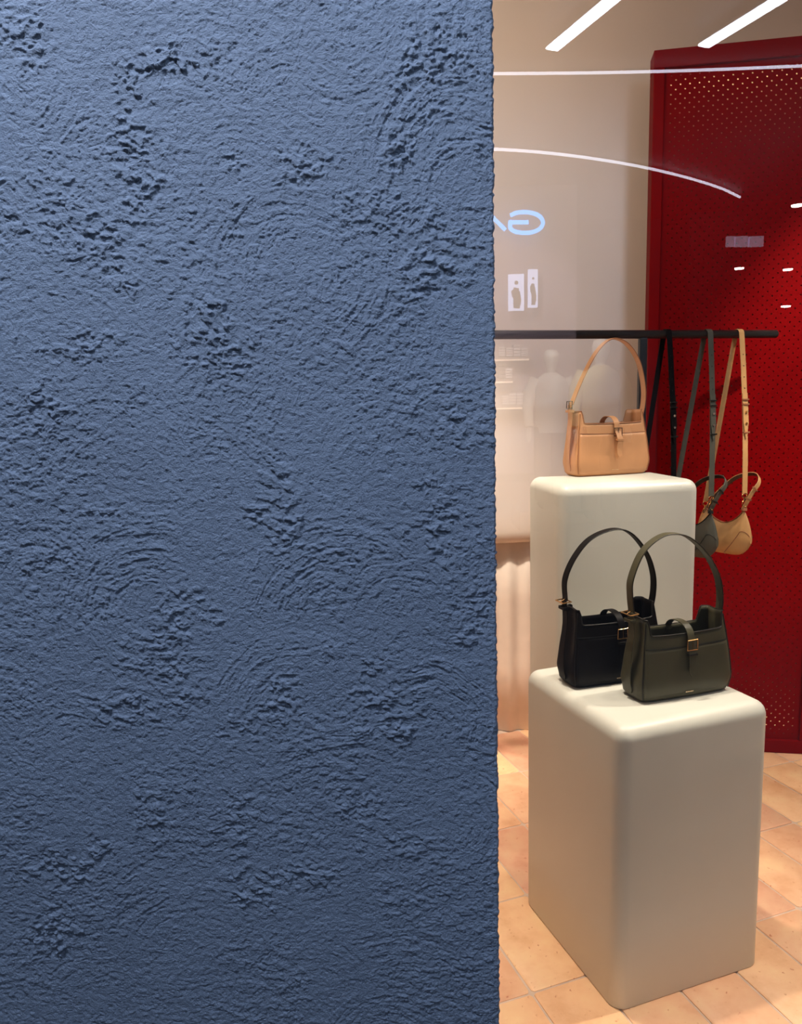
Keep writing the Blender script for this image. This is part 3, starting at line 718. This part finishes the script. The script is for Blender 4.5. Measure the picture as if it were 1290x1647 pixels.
    MB().ribbon(inner, wv, .0185, .0012).build('handle_lining', M[lining], t)
    for i_ in (9, 14):
        p = hh[i_]; tg = (hh[i_ + 1] - hh[i_ - 1]).normalized(); d = (wv - tg * wv.dot(tg)).normalized(); n_ = tg.cross(d)
        MB().ribbon([p - d * .011 - n_ * .004, p + d * .011 - n_ * .004, p + d * .011 + n_ * .004, p - d * .011 + n_ * .004, p - d * .011 - n_ * .004], tg, .006, .0016).build('keeper_loop', M[medge], t)
    MB().tube([Nn + Vector((0, 0, -.004)), Nn + Vector((0, 0, .006))], [.0105, .009], 12).build('tip_band', M[medge], t)
    return t
hanging_bag('sand tan crossbody bag hanging from the right end of the rail', 1188, 'sand', 'sandedge', 'tan_edge', 'gold')
hanging_bag('grey-olive crossbody bag hanging left of the sand tan one', 1138, 'grey', 'black_edge', 'olive_edge', 'steel', shift=Vector((-.004, .01, -.004)))
hanging_bag('black crossbody strap and bag hanging on the rail behind the taller plinth', 1072, 'black', 'black_edge', 'black_edge', 'steel', shift=Vector((.012, .02, -.01)))

# ================================================================== THE MALL BEHIND THE VIEWER (seen mirrored in the pane)
def refl(px, py, yv=None, z=None):
    """real point whose mirror image in the pane shows at px, py; yv = distance of the mirror image, or z = height"""
    p = at(px, py, yv) if yv else atz(px, py, z); return Vector((p.x, 2 * GLASS_Y - p.y, p.z))
struct(MB().box((-8, -15, -.06), (10, 1.19, -.005)).build('floor', M['mfloor'], smooth=False))
MC = 4.25
struct(MB().box((-8, -15, MC + .05), (10, 1.15, MC + .15)).build('ceiling', M['mgrey'], smooth=False))
struct(MB().box((-8, -11.2, 0), (10, -11.0, MC + .05)).build('wall_mall', M['mgrey'], smooth=False))
for (a0, b0) in (((888, 79), (980, 3)), ((1132, 74), (1252, 0))):
    A, B = refl(*a0, z=MC - .05), refl(*b0, z=MC - .05); B = A + (B - A) * 1.25
    t = thing('linear_lamp', 'straight white tube lamp on the mall ceiling, %s of two mirrored in the pane' % ('left' if a0[0] < 1000 else 'right'), 'lamp', A)
    d = (B - A).normalized(); sd = d.cross(Vector((0, 0, 1)))
    MB().ribbon([Vector((0, 0, 0)), B - A], sd, .115, .02).build('diffuser', M['led'], t, smooth=False)
    MB().ribbon([Vector((0, 0, .025)), B - A + Vector((0, 0, .025))], sd, .10, .03).build('housing', M['mgrey'], t, smooth=False)
for nm, pts in (('long straight light line on the mall ceiling, mirrored above the arc', ((700, 119), (795, 118.5), (960, 117), (1120, 113), (1290, 106), (1400, 101))),
                ('curved light line on the mall ceiling, mirrored as an arc', ((700, 240), (795, 240), (880, 246), (960, 256), (1040, 270), (1110, 287), (1160, 303), (1190, 317)))):
    P_ = spline([refl(a, c, z=MC) for a, c in pts], 8)
    tag(MB().tube(P_, .013 if 'long' in nm else .017, 8).build('light_line', M['ledline']), nm, 'lamp')
    for a in ():
        pass
# lit sign, reads properly from the shop side, mirrored in the pane
def sign_letter(name, strokes, label):
    P_ = MB(); q0 = refl(*strokes[0][0], yv=10.2)
    t = None
    for s_ in strokes:
        P_.tube(spline([refl(a, c, yv=10.2) - q0 for a, c in s_], 5), .027, 10)
    o = P_.build(name, M['sign']); o.location = q0; tag(o, label, 'sign'); return o
sign_letter('sign_letter', [((821, 346.5), (830, 342.5), (843, 341), (858, 343), (869, 349), (873.5, 358), (869, 367), (858, 373), (843, 374.5), (829, 372.5), (821, 367), (820.5, 357.5), (821, 356.5)), ((821, 357.5), (835, 357.5), (850, 357.5))], 'glowing blue letter G of the shop sign across the mall')
sign_letter('sign_letter', [((813, 370), (805, 362), (796, 353), (787, 343.5)), ((787, 343.5), (777, 353), (768, 362), (760, 370))], 'glowing blue letter A beside the G of the shop sign')
# fascia, dark bay, pale pillar, upper bulkheads
def block(name, p0, p1, yv, depth, m, label, cat):
    a = refl(*p0, yv=yv); b_ = refl(*p1, yv=yv)
    x0, x1 = sorted((a.x, b_.x)); z0, z1 = sorted((a.z, b_.z)); y = a.y
    o = MB().box((x0, y - depth, max(z0, 0)), (x1, y, min(z1, MC))).build(name, M[m], smooth=False); tag(o, label, cat); return o
block('shop_fascia', (700, 160), (925, 760), 10.35, .15, 'mauve', 'pale mauve shop front board behind the blue sign letters', 'fascia')
block('dark_column', (930, 158), (1046, 1200), 12.4, .5, 'dark', 'dark square column standing across the mall', 'column')
block('pale_column', (1110, 330), (1165, 1200), 12.0, .4, 'mgrey', 'grey square column right of the dark one', 'column')
for i, (p0, p1, lab) in enumerate((((818, 441), (843, 499), 'bright poster lightbox with a standing figure, left of a pair'), ((850, 433), (865, 494), 'narrower poster lightbox with a figure, right of a pair'))):
    a = refl(*p0, yv=10.1); b_ = refl(*p1, yv=10.1); x0, x1 = sorted((a.x, b_.x)); z0, z1 = sorted((a.z, b_.z)); y = a.y
    t = thing('poster_lightbox', lab, 'poster', ((x0 + x1) / 2, y, z0), 0); w_, h_ = (x1 - x0) / 2, z1 - z0
    MB().box((-w_, -.06, 0), (w_, 0, h_)).build('screen', M['box'], t, smooth=False)
    f = MB(); f.tube(spline([(0, .01, h_ * .06), (.01, .01, h_ * .3), (-.01, .01, h_ * .5), (0, .01, h_ * .62)], 4), [w_ * .42] * 2 + [w_ * .5] * 4 + [w_ * .55] * 4 + [w_ * .35] * 3, 8); f.ball((0, .01, h_ * .76), w_ * .26)
    for v_ in range(len(f.v)): f.v[v_] = (f.v[v_][0], .004 + (f.v[v_][1] - .01) * .05, f.v[v_][2])
    f.build('printed_figure', M['trouser'], t)
# clothes shelves in the lit shop across the mall
sh = thing('wall_shelves', 'lit clothes shelving in the shop across the mall', 'shelves', (refl(800, 600, yv=10.2).x, refl(800, 600, yv=10.2).y, 0))
ox, oy = sh.location.x, sh.location.y
for zc_, xa, xb in ((578, 770, 852), (613, 770, 826), (655, 770, 850)):
    A = refl(xa, zc_, yv=10.2); B = refl(xb, zc_, yv=10.2)
    MB().box((A.x - ox, -.12, A.z - .02), (B.x - ox, .12, A.z + .01)).build('shelf', M['wood'], sh, smooth=False)
    MB().box((A.x - ox + .03, .1, A.z - .035), (B.x - ox - .03, .125, A.z - .015)).build('shelf_strip', M['shelflight'], sh, smooth=False)
r3 = random.Random(3)
for zc_, xs_ in ((575, (806, 818, 830, 842)), (610, (806, 817, )), (652, (812, 823, 835, 846))):
    for x_ in xs_:
        p = refl(x_, zc_, yv=10.2); hh_ = r3.uniform(.10, .22); b = MB()
        nl = 4
        for k in range(nl): b.box((-.044, -.1, k * hh_ / nl + .002), (.044, .09, (k + .82) * hh_ / nl))
        o = b.build('folded_clothes', M[r3.choice(['shirt', 'trouser', 'skinm'])], smooth=False); o.location = (p.x, p.y, p.z + .012)
        tag(o, '%s stack of folded clothes on the %s mirrored shop shelf' % (('leftmost', 'second', 'third', 'fourth')[xs_.index(x_)], {575: 'top', 610: 'middle', 652: 'lowest'}[zc_]), 'clothes', 'folded clothes on the shelves')
def mannequin(label, px, py_head, yv, top, low, cap=None):
    p = refl(px, py_head, yv=yv); Hm = 1.78; base = p.z - Hm + .1
    Zs = base - .012
    t = thing('mannequin', label, 'mannequin', (p.x, p.y, base))
    b = MB(); b.tube([(0, 0, 1.50), (0, 0, 1.56), (0, 0, 1.60), (0, .01, 1.66), (0, .01, 1.72), (0, 0, 1.77), (0, 0, 1.79)], [.05, .05, .065, .085, .09, .07, .02], 14)
    for s in (-1, 1):
        MB().tube([(s * .26, .06, .92), (s * .27, .10, .82), (s * .27, .10, .76)], [.03, .035, .015], 8).build('hand', M['skinm'], t)
    b.build('head', M['skinm'], t)
    g = MB(); g.tube([(0, 0, .86), (0, 0, .95), (0, 0, 1.15), (0, 0, 1.35), (0, 0, 1.46), (0, 0, 1.53)], [.17, .18, .18, .21, .17, .07], 16)
    for s in (-1, 1): g.tube([(s * .16, 0, 1.46), (s * .24, .01, 1.30), (s * .27, .03, 1.12), (s * .26, .07, .93)], [.08, .075, .06, .055], 10)
    g.build('jacket', M[top], t)
    g = MB()
    for s in (-1, 1): g.tube([(s * .08, 0, .92), (s * .10, 0, .5), (s * .10, 0, .08)], [.11, .09, .075], 12)
    g.build('trousers', M[low], t)
    for s in (-1, 1): MB().tube([(s * .10, -.05, .035), (s * .10, .0, .045), (s * .10, .10, .035), (s * .10, .19, .028)], [.035, .05, .045, .02], 10).build('shoe', M['dark'], t)
    o = MB().box((-.4, -.3, 0), (.4, .3, Zs)).build('display_step', M['mgrey'], smooth=False); o.location = (p.x, p.y, 0)
    tag(o, 'grey box step under the mannequin in the %s' % ('white shirt' if top == 'shirt' else 'cream jacket'), 'step')
    return t
mannequin('mannequin in a white shirt, mirrored left of the tan handbag', 886, 578, 8.6, 'shirt', 'trouser')
mannequin('mannequin in a cream jacket, mirrored inside the tan handbag handle', 966, 563, 7.6, 'yellow', 'dark')
# far screens and round ceiling lamps over the opposite shop
bk_ = refl(1290, 440, yv=10.6)
for i, (x_, y_) in enumerate(((1189, 433), (1267, 435), (1264, 494), (1282, 332))):
    p = refl(x_, y_, yv=10.0 if i < 3 else 8.6)
    o = MB(); o.tube([(0, 0, 0), (0, 0, .016)], [.055, .06], 20); o = o.build('ceiling_lamp', M['spotw']); o.location = p
    tag(o, ('small round lamp mirrored on the red panel, leftmost', 'small round lamp mirrored on the red panel, upper one at right', 'small round lamp mirrored lowest on the red panel', 'larger round lamp mirrored at the upper right edge')[i], 'lamp')
for x0_, x1_, w_ in ((1170, 1181, 'left narrow'), (1183, 1203, 'middle'), (1206, 1228, 'right')):
    block('wall_screen', (x0_, 380), (x1_, 396), 10.2, .05, 'shopglow', w_ + ' pale screen of the three high on the mall wall', 'screen')['group'] = 'pale screens in a row'
